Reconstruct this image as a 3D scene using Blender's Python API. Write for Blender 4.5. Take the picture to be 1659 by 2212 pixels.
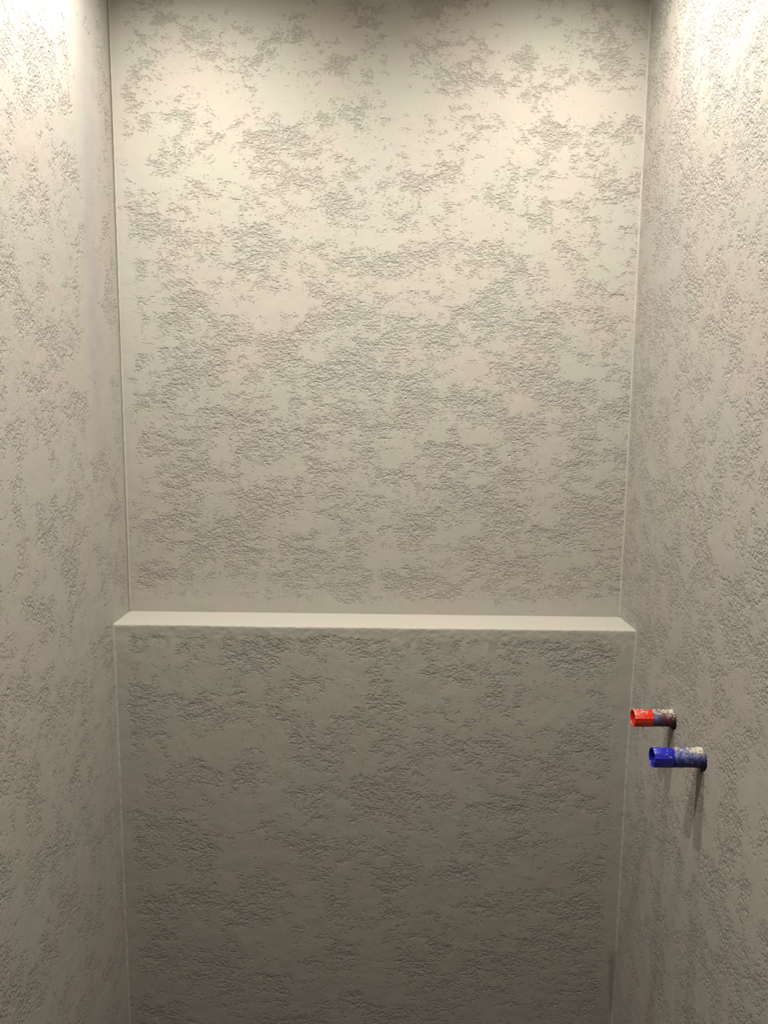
import bpy, bmesh, math, random
from mathutils import Vector, Matrix, noise
random.seed(7)
C = bpy.context.scene.collection
S = bpy.context.scene
for o in list(bpy.data.objects): bpy.data.objects.remove(o)

# ------------------------------------------------------------------ camera
cam_d = bpy.data.cameras.new('camera'); cam = bpy.data.objects.new('camera', cam_d); C.objects.link(cam)
CX, CY, CZ, PITCH, YAW, ROLL = 0.53602, -1.52904, 1.51426, 0.13275, -0.01169, 0.00912
fw = Vector((math.sin(YAW)*math.cos(PITCH), math.cos(YAW)*math.cos(PITCH), -math.sin(PITCH)))
r0 = Vector((math.cos(YAW), -math.sin(YAW), 0)); u0 = r0.cross(fw)
rr = math.cos(ROLL)*r0 + math.sin(ROLL)*u0; uu = -math.sin(ROLL)*r0 + math.cos(ROLL)*u0
M = Matrix.Identity(4)
for i in range(3): M[i][0] = rr[i]; M[i][1] = uu[i]; M[i][2] = -fw[i]
M.translation = (CX, CY, CZ); cam.matrix_world = M
cam_d.sensor_fit = 'HORIZONTAL'; cam_d.sensor_width = 36; cam_d.lens = 36*1661/1659
cam_d.clip_start = 0.01
S.camera = cam

# ------------------------------------------------------------------ world, exposure
W = bpy.data.worlds.new('world'); S.world = W; W.use_nodes = True
W.node_tree.nodes['Background'].inputs[0].default_value = (0.5, 0.55, 0.6, 1)
W.node_tree.nodes['Background'].inputs[1].default_value = 0.0
S.view_settings.view_transform = 'Standard'; S.view_settings.look = 'None'
S.view_settings.gamma = 1; S.view_settings.use_curve_mapping = False
S.view_settings.exposure = 0.0

# lamps: a two by two square of recessed spotlights
LAMPS = [(0.17, -0.34), (0.83, -0.34), (0.17, -0.745), (0.83, -0.745)]
LAMP_POWER = 32.5; LAMP_COL = (1.0, 0.925, 0.815)
SPOT_DEG = 158; SPOT_BLEND = 1.0
ZC = 2.37                       # ceiling
# room
RW, LEDGE, LD, YF, T = 1.0, 1.10, 0.097, -1.25, 0.10

# ------------------------------------------------------------------ helpers
def link(o, parent=None):
    C.objects.link(o)
    if parent: o.parent = parent
    return o
def obj(name, bm, mat, parent=None, smooth=False):
    me = bpy.data.meshes.new(name); bm.normal_update(); bm.to_mesh(me); bm.free()
    if mat: me.materials.append(mat)
    if smooth:
        for p in me.polygons: p.use_smooth = True
    return link(bpy.data.objects.new(name, me), parent)
def tag(o, label, cat=None, kind=None, group=None):
    o['label'] = label
    if cat: o['category'] = cat
    if kind: o['kind'] = kind
    if group: o['group'] = group
    return o
def thing(name, label, cat, loc, group=None):
    o = bpy.data.objects.new(name, None); link(o); o.location = loc; o.empty_display_size = 0.02
    return tag(o, label, cat, None, group)
def nz(x, y, z, s, seed=0.0): return noise.noise(Vector((x*s+seed, y*s+seed*1.7, z*s-seed)))

class NT:
    def __init__(self, name):
        self.m = bpy.data.materials.new(name); self.m.use_nodes = True
        self.t = self.m.node_tree; self.n = self.t.nodes; self.l = self.t.links
        self.b = self.n['Principled BSDF']
    def node(self, typ, **kw):
        x = self.n.new(typ)
        for k, v in kw.items(): setattr(x, k, v)
        return x
    def put(self, sock, v):
        if hasattr(v, 'is_linked') or isinstance(v, bpy.types.NodeSocket): self.l.new(v, sock)
        else: sock.default_value = v
    def math(self, op, a, b=0.0, c=None, clamp=False):
        x = self.node('ShaderNodeMath', operation=op, use_clamp=clamp)
        self.put(x.inputs[0], a); self.put(x.inputs[1], b)
        if c is not None: self.put(x.inputs[2], c)
        return x.outputs[0]
    def noise(self, vec, scale, detail=2, rough=0.5, dist=0.0, lac=2.0, typ='FBM'):
        x = self.node('ShaderNodeTexNoise'); x.noise_dimensions = '3D'; x.noise_type = typ
        self.put(x.inputs['Vector'], vec); x.inputs['Scale'].default_value = scale
        x.inputs['Detail'].default_value = detail; x.inputs['Roughness'].default_value = rough
        x.inputs['Distortion'].default_value = dist; x.inputs['Lacunarity'].default_value = lac
        return x.outputs['Fac']
    def ramp(self, v, a, b, ta=0.0, tb=1.0):
        x = self.node('ShaderNodeMapRange', interpolation_type='SMOOTHSTEP')
        self.put(x.inputs[0], v)
        for i, k in enumerate((a, b, ta, tb)): self.put(x.inputs[i+1], k)
        return x.outputs[0]
    def mix(self, f, a, b, blend='MIX'):
        x = self.node('ShaderNodeMix', data_type='RGBA', blend_type=blend)
        self.put(x.inputs[0], f); self.put(x.inputs[6], a); self.put(x.inputs[7], b)
        return x.outputs[2]

PLASTER = (0.56, 0.545, 0.505, 1)
def plaster(name, stretch, rot=(0, 0, 0), smooth_fn=None, amount=1.0, thr=0.5, seed=0.0, fs=1.0, smear=False, cols=((0.379, 0.355, 0.321, 1), (0.362, 0.361, 0.316, 1), (0.366, 0.354, 0.330, 1))):
    """knocked down stucco: noise clipped flat at a trowelled level, rough where it dips below"""
    t = NT(name)
    tc = t.node('ShaderNodeTexCoord').outputs['Object']
    mp = t.node('ShaderNodeMapping'); t.l.new(tc, mp.inputs[0])
    mp.inputs['Rotation'].default_value = rot
    mp2 = t.node('ShaderNodeMapping'); t.l.new(mp.outputs[0], mp2.inputs[0])
    mp2.inputs['Location'].default_value = (seed, seed*0.7, -seed)
    mp2.inputs['Scale'].default_value = stretch
    v = mp2.outputs[0]
    zone = t.noise(v, 13, 4, 0.62)                    # where the trowel missed
    mid = t.noise(v, 48, 2, 0.55)
    fine = t.noise(v, 195*fs, 3, 0.66, 0.2)              # crags a few millimetres wide
    low = t.math('MULTIPLY_ADD', zone, 1.9, -0.95)
    low = t.math('MULTIPLY_ADD', mid, 1.15, low)
    n = t.math('MULTIPLY_ADD', fine, 1.5, low)       # about 1.0 in the mean
    if smooth_fn:
        n = t.math('ADD', n, smooth_fn(t, tc))
    h = t.math('MINIMUM', t.math('SUBTRACT', n, thr+0.83), 0.0)      # clipped flat above
    h = t.math('MAXIMUM', h, -0.60)
    h = t.math('MULTIPLY', h, 2.5)
    soft = t.noise(tc, 24, 3, 0.5)
    grain = t.noise(tc, 700, 2, 0.6)
    hh = t.math('MULTIPLY_ADD', soft, 0.8, h)
    hh = t.math('MULTIPLY_ADD', grain, 0.06, hh)
    bump = t.node('ShaderNodeBump'); bump.inputs['Strength'].default_value = 1.0
    bump.inputs['Distance'].default_value = 0.0019*amount
    t.l.new(hh, bump.inputs['Height']); t.l.new(bump.outputs[0], t.b.inputs['Normal'])
    tint = t.ramp(t.noise(tc, 5.5, 4, 0.6), 0.45, 0.55)
    tint2 = t.ramp(t.noise(tc, 5.5, 2, 0.5, 0.4), 0.5, 0.62)
    col = t.mix(tint, cols[0], cols[1])
    col = t.mix(t.math('MULTIPLY', tint2, 0.5), col, cols[2])
    if smear:                                         # greyish patch rubbed smooth near the corner
        s = sep(t, tc); w = t.math('MULTIPLY_ADD', t.noise(tc, 12, 4, 0.6), 0.14, t.math('ADD', s[1], 0.06))
        f = t.math('MULTIPLY', t.ramp(t.math('ABSOLUTE', w), 0.05, 0.0), t.ramp(s[2], 1.35, 1.55))
        col = t.mix(t.math('MULTIPLY', f, 0.75), col, (0.325, 0.318, 0.318, 1))
    t.l.new(col, t.b.inputs['Base Color'])
    t.b.inputs['Roughness'].default_value = 0.85
    t.b.inputs['Specular IOR Level'].default_value = 0.25
    return t.m

def sep(t, tc):
    x = t.node('ShaderNodeSeparateXYZ'); t.l.new(tc, x.inputs[0]); return x.outputs
def back_smooth(t, tc):
    s = sep(t, tc)
    a = t.ramp(s[2], LEDGE+0.045, LEDGE+0.005, 0, 0.45)
    w = t.noise(tc, 16, 2, 0.5); x0 = t.math('MULTIPLY_ADD', w, 0.03, s[0])
    b = t.ramp(x0, 0.045, 0.02, 0, 0.30)
    top = t.ramp(s[2], 1.45, 2.25, -0.05, 0.16)
    return t.math('ADD', t.math('ADD', a, b), top)
def low_smooth(t, tc):
    s = sep(t, tc)
    a = t.ramp(s[2], LEDGE-0.028, LEDGE-0.006, 0, 0.6)
    b = t.ramp(s[0], 0.035, 0.015, 0, 0.35); c = t.ramp(s[0], 0.955, 0.985, 0, 0.4)
    top = t.ramp(t.math('ADD', s[1], 0.0), -LD+0.002, -LD+0.006, 0, 0.20)
    return t.math('ADD', t.math('ADD', a, b), t.math('ADD', c, top))
def left_smooth(t, tc):
    s = sep(t, tc)
    w = t.math('MULTIPLY_ADD', t.noise(tc, 9, 2, 0.5), 0.12, t.math('ADD', s[1], -0.06))
    d = t.math('ABSOLUTE', t.math('ADD', w, 0.13))
    band = t.ramp(d, 0.085, 0.02, 0, 0.42)
    up = t.ramp(s[2], 1.40, 1.55, 0.25, 1)
    edge = t.ramp(s[1], -0.03, -0.008, 0, 0.3)
    return t.math('ADD', t.math('MULTIPLY', band, up), edge)
def right_smooth(t, tc):
    s = sep(t, tc)
    return t.ramp(s[1], -0.012, -0.004, -0.08, 0.15)

SIDE = ((0.382, 0.354, 0.326, 1), (0.366, 0.360, 0.322, 1), (0.370, 0.350, 0.342, 1))
M_back = plaster('plaster_back', (0.85, 1, 1.25), smooth_fn=back_smooth, seed=3.1)
M_low = plaster('plaster_low', (0.8, 1, 1.15), smooth_fn=low_smooth, seed=9.4, amount=1.1, fs=1.1, thr=0.49)
M_left = plaster('plaster_left', (1, 0.95, 0.95), rot=(math.radians(20), 0, 0), fs=1.1, amount=0.85, smooth_fn=left_smooth, cols=SIDE, seed=5.7, thr=0.47, smear=True)
M_right = plaster('plaster_right', (1, 0.9, 1.0), rot=(math.radians(-25), 0, 0), fs=1.12, smooth_fn=right_smooth, cols=SIDE, seed=1.3, amount=0.85, thr=0.47)
def simple(name, col, rough=0.6, spec=0.5, bump=None):
    t = NT(name); t.b.inputs['Base Color'].default_value = (*col, 1); t.b.inputs['Roughness'].default_value = rough
    t.b.inputs['Specular IOR Level'].default_value = spec
    tc = t.node('ShaderNodeTexCoord').outputs['Object']
    n = t.noise(tc, bump[0] if bump else 300, 3, 0.6)
    b = t.node('ShaderNodeBump'); b.inputs['Strength'].default_value = 0.6; b.inputs['Distance'].default_value = bump[1] if bump else 0.0002
    t.l.new(n, b.inputs['Height']); t.l.new(b.outputs[0], t.b.inputs['Normal'])
    return t.m
M_bead = simple('corner_plaster', (0.37, 0.357, 0.328), 0.8, 0.25, (300, 0.0003))
M_ceil = simple('ceiling_paint', (0.5, 0.49, 0.47), 0.9, 0.2, (90, 0.0004))
M_floor = simple('floor_screed', (0.07, 0.068, 0.062), 0.9, 0.2, (60, 0.001))
M_white = simple('lamp_trim_white', (0.8, 0.8, 0.78), 0.4)

# ------------------------------------------------------------------ setting
def warp_side(side, y, z):
    """the side walls lean and bow by a few millimetres"""
    k = 0.0
    if side > 0:
        k = -0.0025*max(0, min(1, (LEDGE-z)/0.8)) + 0.0035*max(0.0, 1-abs(z-1.08)/0.25)*(1 if y < -0.03 else 0)*min(1, (-y-0.03)/0.06)
    else:
        k = 0.0012*nz(y, z, 3.0*side, 2.3, 4.0) + 0.0015*max(0, min(1, (LEDGE-z)/0.8))
    return k
def slab(name, f, nu, nv, back, mat, mats=None):
    """closed slab: f(i/nu, j/nv) gives the visible face, back(p) the far face"""
    bm = bmesh.new(); A = []; B = []
    for j in range(nv+1):
        for i in range(nu+1):
            p = Vector(f(i/nu, j/nv)); A.append(bm.verts.new(p))
    def g(L, i, j): return L[j*(nu+1)+i]
    edge = {}
    for j in range(nv+1):
        for i in range(nu+1):
            if i in (0, nu) or j in (0, nv): edge[(i, j)] = bm.verts.new(back(g(A, i, j).co))
    for j in range(nv):
        for i in range(nu):
            bm.faces.new((g(A, i, j), g(A, i+1, j), g(A, i+1, j+1), g(A, i, j+1)))
    loop = [(i, 0) for i in range(nu)] + [(nu, j) for j in range(nv)] + [(i, nv) for i in range(nu, 0, -1)] + [(0, j) for j in range(nv, 0, -1)]
    for a, b in zip(loop, loop[1:]+loop[:1]):
        bm.faces.new((g(A, *b), g(A, *a), edge[a], edge[b]))
    bm.faces.new([edge[k] for k in reversed(loop)])
    bmesh.ops.recalc_face_normals(bm, faces=bm.faces)
    return obj(name, bm, mat)
def shade_grid(o, axis):
    for p in o.data.polygons:
        if abs(p.normal[axis]) > 0.9 and p.area < 0.01: p.use_smooth = True

wb = slab('wall_back', lambda u, v: (-T+u*(RW+2*T), 0.0012*nz(u*1.2, 0, v*2, 3, 1.0), v*(ZC+0.02)), 40, 84,
          lambda p: Vector((p.x, T, p.z)), M_back)
shade_grid(wb, 1)
tag(wb, 'pale beige stucco back wall above the plaster ledge', kind='structure')
wl = slab('wall_left', lambda u, v: (warp_side(-1, YF+u*(-YF), v*(ZC+.02)), YF+u*(-YF), v*(ZC+.02)), 76, 84,
          lambda p: Vector((-T, p.y, p.z)), M_left)
shade_grid(wl, 0)
tag(wl, 'rough beige stucco side wall on the left of the alcove', kind='structure')
wr = slab('wall_right', lambda u, v: (RW+warp_side(1, YF+u*(-YF), v*(ZC+.02)), YF+u*(-YF), v*(ZC+.02)), 76, 84,
          lambda p: Vector((RW+T, p.y, p.z)), M_right)
tag(wr, 'rough beige stucco side wall carrying the red and blue pipe plugs', kind='structure')

# boxed out lower part of the back wall with its ledge, a swept profile with a worn front edge
def lower_wall():
    bm = bmesh.new(); prof = []
    for k in range(40): prof.append((-LD, k/40*(LEDGE-0.03), 0))
    for k in range(8): prof.append((-LD, LEDGE-0.03+k/8*0.026, 1))
    R = 0.0035
    for k in range(6):
        a = k/5*math.pi/2; prof.append((-LD+R-R*math.cos(a), LEDGE-R+R*math.sin(a), 2))
    for k in range(1, 10): prof.append((-LD+R+(LD+0.005-R)*k/9, LEDGE, 0))
    NX = 260; rows = []
    for i in range(NX+1):
        x = -0.004+i/NX*(RW+0.008); row = []
        for (y, z, e) in prof:
            d = 0.0010*nz(x, z, 1, 5, 2.0) + (0.0004*nz(x, z, 1, 60, 5.0)+0.0008*nz(x, z, 1, 190, 2) if e else 0)
            row.append(bm.verts.new((x, y+(d if e else d*0.7)*(1 if y < -LD+0.01 else 0), z+(d if e == 2 else 0.0004*nz(x, y, 2, 9, 1)*(1 if z >= LEDGE else 0)))))
        row.append(bm.verts.new((x, 0.005, 0))); rows.append(row)
    n = len(rows[0])
    for i in range(NX):
        for k in range(n):
            q = (k+1) % n
            f = bm.faces.new((rows[i][k], rows[i+1][k], rows[i+1][q], rows[i][q])); f.smooth = k < n-2
    bm.faces.new(rows[0]); bm.faces.new(list(reversed(rows[-1])))
    bmesh.ops.recalc_face_normals(bm, faces=bm.faces)
    return obj('wall_lower', bm, M_low)
lw = lower_wall()
tag(lw, 'boxed-out lower stucco wall topped by a narrow pale ledge', kind='structure')

# thin plaster beads run down the inside corners
def bead(name, p0, p1, inx, iny, w, label):
    bm = bmesh.new(); N = 400; p0 = Vector(p0); p1 = Vector(p1); rows = []
    side = 1 if inx < 0 else -1
    for i in range(N+1):
        p = p0.lerp(p1, i/N); wig = (1+0.45*nz(p.z, inx, 0, 14, 2)+0.5*nz(p.z, iny, 1, 70, 3))*min(1, 0.3+abs(p1.z-p.z)/0.02)
        bx = p.x + warp_side(side, p.y, p.z); ww = w*wig; row = []
        row.append(bm.verts.new((bx-inx*0.002, p.y-iny*0.002, p.z)))
        row.append(bm.verts.new((bx+inx*ww, p.y-iny*0.002, p.z)))
        for k in range(5):
            a = k/4; cv = 0.12
            x = ww*(1-a)+ww*cv*math.sin(a*math.pi)*-1*0.6; y = ww*a+ww*cv*math.sin(a*math.pi)*-1*0.6
            row.append(bm.verts.new((bx+inx*x, p.y+iny*y+0.0009*0, p.z)))
        row.append(bm.verts.new((bx-inx*0.002, p.y+iny*ww, p.z)))
        rows.append(row)
    n = len(rows[0])
    for i in range(N):
        for k in range(n):
            q = (k+1) % n; bm.faces.new((rows[i][k], rows[i+1][k], rows[i+1][q], rows[i][q])).smooth = True
    bm.faces.new(rows[0]); bm.faces.new(list(reversed(rows[-1])))
    bmesh.ops.recalc_face_normals(bm, faces=bm.faces)
    o = obj(name, bm, M_bead); tag(o, label, kind='structure'); return o
bead('trim_1', (0, 0, LEDGE), (0, 0, ZC), 1, -1, 0.0022, 'thin plaster bead in the left corner above the ledge')
bead('trim_2', (RW, 0, LEDGE), (RW, 0, ZC), -1, -1, 0.0024, 'thin plaster bead in the right corner above the ledge')
bead('trim_3', (0, -LD, 0), (0, -LD, LEDGE-0.001), 1, -1, 0.0024, 'thin plaster bead in the left corner below the ledge')
bead('trim_4', (RW, -LD, 0), (RW, -LD, LEDGE-0.001), -1, -1, 0.0026, 'thin plaster bead in the right corner below the ledge')

def box(name, a, b, mat, label):
    bm = bmesh.new(); bmesh.ops.create_cube(bm, size=1)
    for v in bm.verts: v.co = Vector([(a[i]+b[i])/2 + v.co[i]*(b[i]-a[i]) for i in range(3)])
    o = obj(name, bm, mat); tag(o, label, kind='structure'); return o
box('floor', (-T, YF-T, -T), (RW+T, T, 0), M_floor, 'grey screed floor of the narrow room')
wf = box('wall_front', (-T, YF-T, 0), (RW+T, YF, ZC), M_left, 'beige stucco wall with the doorway the room is seen through')

# ceiling with four round cut-outs
def bool_cut(o, cutters):
    for c in cutters:
        m = o.modifiers.new('cut', 'BOOLEAN'); m.operation = 'DIFFERENCE'; m.solver = 'EXACT'; m.object = c
    dg = bpy.context.evaluated_depsgraph_get(); dg.update()
    me = bpy.data.meshes.new_from_object(o.evaluated_get(dg)); old = o.data
    o.modifiers.clear(); o.data = me; me.name = o.name
    for c in cutters: bpy.data.objects.remove(c)
def rod(axis_pts, radius_fn, seg=48):
    """closed rod through (point, radius) rings along X or Z"""
    bm = bmesh.new(); rings = []
    for idx, (p, ax) in enumerate(axis_pts):
        ring = []
        for k in range(seg):
            a = 2*math.pi*k/seg; r = radius_fn(a, idx); c, s = r*math.cos(a), r*math.sin(a)
            ring.append(bm.verts.new((p[0], p[1]+c, p[2]+s) if ax == 'X' else (p[0]+c, p[1]+s, p[2])))
        rings.append(ring)
    for A, B in zip(rings, rings[1:]):
        for k in range(seg): bm.faces.new((A[k], A[(k+1) % seg], B[(k+1) % seg], B[k]))
    bm.faces.new(rings[0]); bm.faces.new(rings[-1])
    bmesh.ops.recalc_face_normals(bm, faces=bm.faces)
    return bm
def cube_cutter(a, b):
    bm = bmesh.new(); bmesh.ops.create_cube(bm, size=1)
    for v in bm.verts: v.co = Vector([(a[i]+b[i])/2 + v.co[i]*(b[i]-a[i]) for i in range(3)])
    return obj('cutter', bm, None)
bool_cut(wf, [cube_cutter((0.12, YF-T-0.05, -0.05), (0.88, YF+0.05, 2.06))])
ce = box('ceiling', (-T, YF-T, ZC), (RW+T, T, ZC+T), M_ceil, 'white painted ceiling above the alcove')
bool_cut(ce, [obj('cutter', rod([((x, y, ZC-0.02), 'Z'), ((x, y, ZC+0.06), 'Z')], lambda a, i: 0.032, 32), None) for x, y in LAMPS])

# ------------------------------------------------------------------ ceiling spotlights
def emit(name, col, s):
    t = NT(name); t.b.inputs['Emission Color'].default_value = (*col, 1); t.b.inputs['Emission Strength'].default_value = s
    t.b.inputs['Base Color'].default_value = (0.8, 0.8, 0.8, 1); return t.m
M_lens = emit('lamp_lens', LAMP_COL, 6.0)
def downlight(x, y, label):
    t = thing('ceiling_spotlight', label, 'spotlight', (x, y, ZC), 'recessed spotlights in the ceiling')
    bm = bmesh.new(); seg = 40
    prof = [(0.031, 0.03), (0.031, 0.0), (0.040, 0.0), (0.042, -0.002), (0.040, -0.004), (0.029, -0.004), (0.026, 0.0), (0.026, 0.03)]
    rings = [[bm.verts.new((r*math.cos(2*math.pi*k/seg), r*math.sin(2*math.pi*k/seg), z)) for k in range(seg)] for r, z in prof]
    for A, B in zip(rings, rings[1:]+rings[:1]):
        for k in range(seg): bm.faces.new((A[k], A[(k+1) % seg], B[(k+1) % seg], B[k])).smooth = True
    bmesh.ops.recalc_face_normals(bm, faces=bm.faces)
    obj('bezel', bm, M_white, t)
    obj('lens', rod([((0, 0, 0.018), 'Z'), ((0, 0, 0.03), 'Z')], lambda a, i: 0.026, 32), M_lens, t)
    ld = bpy.data.lights.new('spot_lamp', 'SPOT'); lo = bpy.data.objects.new('spot_lamp', ld); link(lo, t)
    lo.location = (0, 0, -0.006)
    ld.energy = LAMP_POWER; ld.color = LAMP_COL; ld.spot_size = math.radians(SPOT_DEG); ld.spot_blend = SPOT_BLEND
    ld.shadow_soft_size = 0.006
    return t
for (x, y), w in zip(LAMPS, ('left rear', 'right rear', 'left front', 'right front')):
    downlight(x, y, 'small round recessed ceiling spotlight, %s one of the four' % w)

# ------------------------------------------------------------------ capped pipe stubs on the right wall
M_crust = simple('dried_plaster', (0.46, 0.42, 0.345), 0.9, 0.2, (500, 0.0006))
M_dark = simple('dark_thread', (0.02, 0.02, 0.02), 0.7)
def gloss(name, col, rough=0.28):
    t = NT(name); tc = t.node('ShaderNodeTexCoord').outputs['Object']
    n = t.ramp(t.noise(tc, 220, 3, 0.6), 0.66, 0.72)
    c = t.mix(n, (*col, 1), (0.62, 0.56, 0.48, 1)); t.l.new(c, t.b.inputs['Base Color'])
    t.put(t.b.inputs['Roughness'], t.math('MULTIPLY_ADD', n, 0.5, rough)); return t.m
M_red = gloss('red_plastic', (0.62, 0.030, 0.014)); M_blue = gloss('blue_plastic', (0.008, 0.013, 0.33))
def smeared(name, stops, haze, amt):
    """paint and plaster haze smeared along a pipe that lies along local X"""
    t = NT(name); tc = t.node('ShaderNodeTexCoord').outputs['Object']; s = sep(t, tc)
    pos = t.math('MULTIPLY_ADD', t.noise(tc, 90, 3, 0.6), 0.022, t.math('ADD', s[0], -0.011))
    x = t.node('ShaderNodeValToRGB'); L = 0.075
    t.l.new(t.math('DIVIDE', t.math('MULTIPLY', pos, -1), L), x.inputs[0])
    e = x.color_ramp.elements
    e[0].position, e[0].color = stops[0][0], (*stops[0][1], 1); e[1].position, e[1].color = stops[-1][0], (*stops[-1][1], 1)
    for p, c in stops[1:-1]: n = e.new(p); n.color = (*c, 1)
    up = t.ramp(s[2], -0.010, 0.012, -0.8, 1.0)
    n = t.ramp(t.math('ADD', t.noise(tc, 160, 4, 0.7), t.math('MULTIPLY', up, 0.10)), 0.47, 0.66)
    c = t.mix(t.math('MULTIPLY', n, amt), x.outputs[0], (*haze, 1))
    t.l.new(c, t.b.inputs['Base Color']); t.b.inputs['Roughness'].default_value = 0.6
    b = t.node('ShaderNodeBump'); b.inputs['Distance'].default_value = 0.0006; t.l.new(t.noise(tc, 260, 4, 0.6), b.inputs['Height'])
    t.l.new(b.outputs[0], t.b.inputs['Normal'])
    return t.m
M_rsl = smeared('red_pipe_smeared', [(0.0, (0.05, 0.008, 0.010)), (0.20, (0.10, 0.012, 0.016)), (0.30, (0.035, 0.022, 0.055)), (0.40, (0.05, 0.055, 0.16)), (0.50, (0.07, 0.14, 0.42))], (0.24, 0.20, 0.25), 0.40)
M_bsl = smeared('blue_pipe_smeared', [(0.0, (0.02, 0.025, 0.13)), (0.5, (0.012, 0.018, 0.20)), (1.0, (0.008, 0.013, 0.33))], (0.22, 0.23, 0.33), 0.60)

def plug(name, base, length, cap_len, r_cap, r_pipe, mcap, mpipe, label, seed, tilt=0.0, crust=1.0, drips=()):
    t = thing(name, label, 'pipe plug', base); t.rotation_euler = (0, tilt, 0)
    seg = 96
    # cap: hollow, six long ribs, rolled lip
    bm = bmesh.new()
    def rib(a):
        d = (a+0.30) % (math.pi/3); d = min(d, math.pi/3-d)
        return max(0.0, 1-(d/0.07)**2)
    x0, x1 = -length, -length+cap_len
    prof = [(x1+0.010, r_cap-0.0022, 0), (x1+0.0004, r_cap-0.0022, 0), (x1, r_cap-0.0004, 0.6), (x1-0.0008, r_cap, 1), (x0+0.0012, r_cap, 1), (x0+0.0003, r_cap-0.0003, 0.8), (x0, r_cap-0.0010, 0.2),
            (x0+0.0004, r_cap-0.0017, 0), (x0+0.002, r_cap-0.0022, 0), (x0+cap_len*0.85, r_cap-0.0034, 0), (x0+cap_len*0.86, 0.0005, 0)]
    rings = [[bm.verts.new((x, (r+0.0013*k*rib(2*math.pi*i/seg))*math.cos(2*math.pi*i/seg), (r+0.0013*k*rib(2*math.pi*i/seg))*math.sin(2*math.pi*i/seg))) for i in range(seg)] for x, r, k in prof]
    for A, B in zip(rings, rings[1:]):
        for i in range(seg): bm.faces.new((A[i], A[(i+1) % seg], B[(i+1) % seg], B[i])).smooth = True
    bm.faces.new(rings[-1])
    bmesh.ops.recalc_face_normals(bm, faces=bm.faces)
    cap = obj('cap', bm, mcap, t)
    # pipe end behind the cap
    bm = bmesh.new(); N = 40; rings = []
    for j in range(N+1):
        x = 0.045 + (x1+0.001-0.045)*j/N
        rings.append([bm.verts.new((x, (r_pipe+0.0004*nz(x, math.cos(a)*.02, math.sin(a)*.02, 170, seed))*math.cos(a), (r_pipe+0.0004*nz(x, math.cos(a)*.02, math.sin(a)*.02, 170, seed))*math.sin(a))) for a in [2*math.pi*i/64 for i in range(64)]])
    for A, B in zip(rings, rings[1:]):
        for i in range(64): bm.faces.new((A[i], A[(i+1) % 64], B[(i+1) % 64], B[i])).smooth = True
    bm.faces.new(rings[0]); bm.faces.new(rings[-1]); bmesh.ops.recalc_face_normals(bm, faces=bm.faces)
    obj('pipe_end', bm, mpipe, t)
    # dried plaster: a height field round the tube, cut away wherever it sinks into the plastic
    bm = bmesh.new(); NA, NX = 150, 150; G = []
    for j in range(NX+1):
        x = 0.002 + (x0+0.001-0.002)*j/NX; row = []
        rb = r_pipe if x > x1 else r_cap
        for i in range(NA):
            a = 2*math.pi*i/NA; ca, sa = math.cos(a), math.sin(a)
            n = 0.75*nz(x, ca*.014, sa*.014, 110, seed)+0.95*nz(x, ca*.014, sa*.014, 260, seed+3)+0.75*nz(x, ca*.014, sa*.014, 600, seed+9)
            on_cap = 1 if x < x1 else 0
            back = max(0.0, 1+x/0.030)
            h = n*0.85 + 1.05*max(0, sa)**2*(0.35+0.75*back) - 0.76 - 0.02*on_cap - (0.5 if sa < 0.2 else 0)+ crust*0.1
            hh = max(-0.0008, min(h*0.0022, 0.0018))
            row.append((bm.verts.new((x, (rb+hh)*ca, (rb+hh)*sa)), hh))
        G.append(row)
    for j in range(NX):
        for i in range(NA):
            q = [G[j][i], G[j][(i+1) % NA], G[j+1][(i+1) % NA], G[j+1][i]]
            if max(h for _, h in q) > 0: bm.faces.new([v for v, _ in q])
    for v in [v for v in bm.verts if not v.link_faces]: bm.verts.remove(v)
    bmesh.ops.recalc_face_normals(bm, faces=bm.faces)
    obj('plaster_crust', bm, M_crust, t)
    for (x, z0, ln, w) in drips:
        bm = bmesh.new(); rings = []
        for k in range(6):
            f = k/5; rad = w*(1-0.55*f); rings.append([bm.verts.new((x+0.0004*math.sin(f*5)+rad*math.cos(b), rad*math.sin(b), -z0-f*ln)) for b in [2*math.pi*i/8 for i in range(8)]])
        for A, B in zip(rings, rings[1:]):
            for i in range(8): bm.faces.new((A[i], A[(i+1) % 8], B[(i+1) % 8], B[i]))
        bm.faces.new(rings[0]); bm.faces.new(rings[-1]); bmesh.ops.recalc_face_normals(bm, faces=bm.faces)
        obj('drip', bm, M_dark, t)
    return t
RED = (RW, -0.308, 1.012); BLU = (RW, -0.430, 1.001)
plug('pipe_plug', RED, 0.064, 0.031, 0.0140, 0.0132, M_red, M_rsl, 'red plastic plug on a paint-smeared pipe stub caked with dried plaster', 2.0, drips=((-0.046, 0.0138, 0.0085, 0.0007),))
plug('pipe_plug', BLU, 0.072, 0.029, 0.0146, 0.0141, M_blue, M_bsl, 'blue plastic plug on a plaster-crusted pipe stub, nearer the viewer', 6.0, crust=1.4, drips=((-0.028, 0.0138, 0.0022, 0.0012),))

# ragged holes they come through
def ragged(seed, c, r, dy, dz):
    def rad(a, i):
        n = nz(math.cos(a), math.sin(a), 0, 1.6, seed)*0.25+nz(math.cos(a), math.sin(a), i*.2, 5, seed)*0.22+nz(math.cos(a), math.sin(a), 0, 13, seed)*0.12
        return r*(1+n)
    return obj('cutter', rod([((RW-0.01, c[1]+dy, c[2]+dz), 'X'), ((RW+0.045, c[1]+dy, c[2]+dz), 'X')], rad, 90), M_right)
bool_cut(wr, [ragged(3.0, RED, 0.0170, -0.0020, -0.0028), ragged(8.0, BLU, 0.0182, -0.0018, -0.0026)])
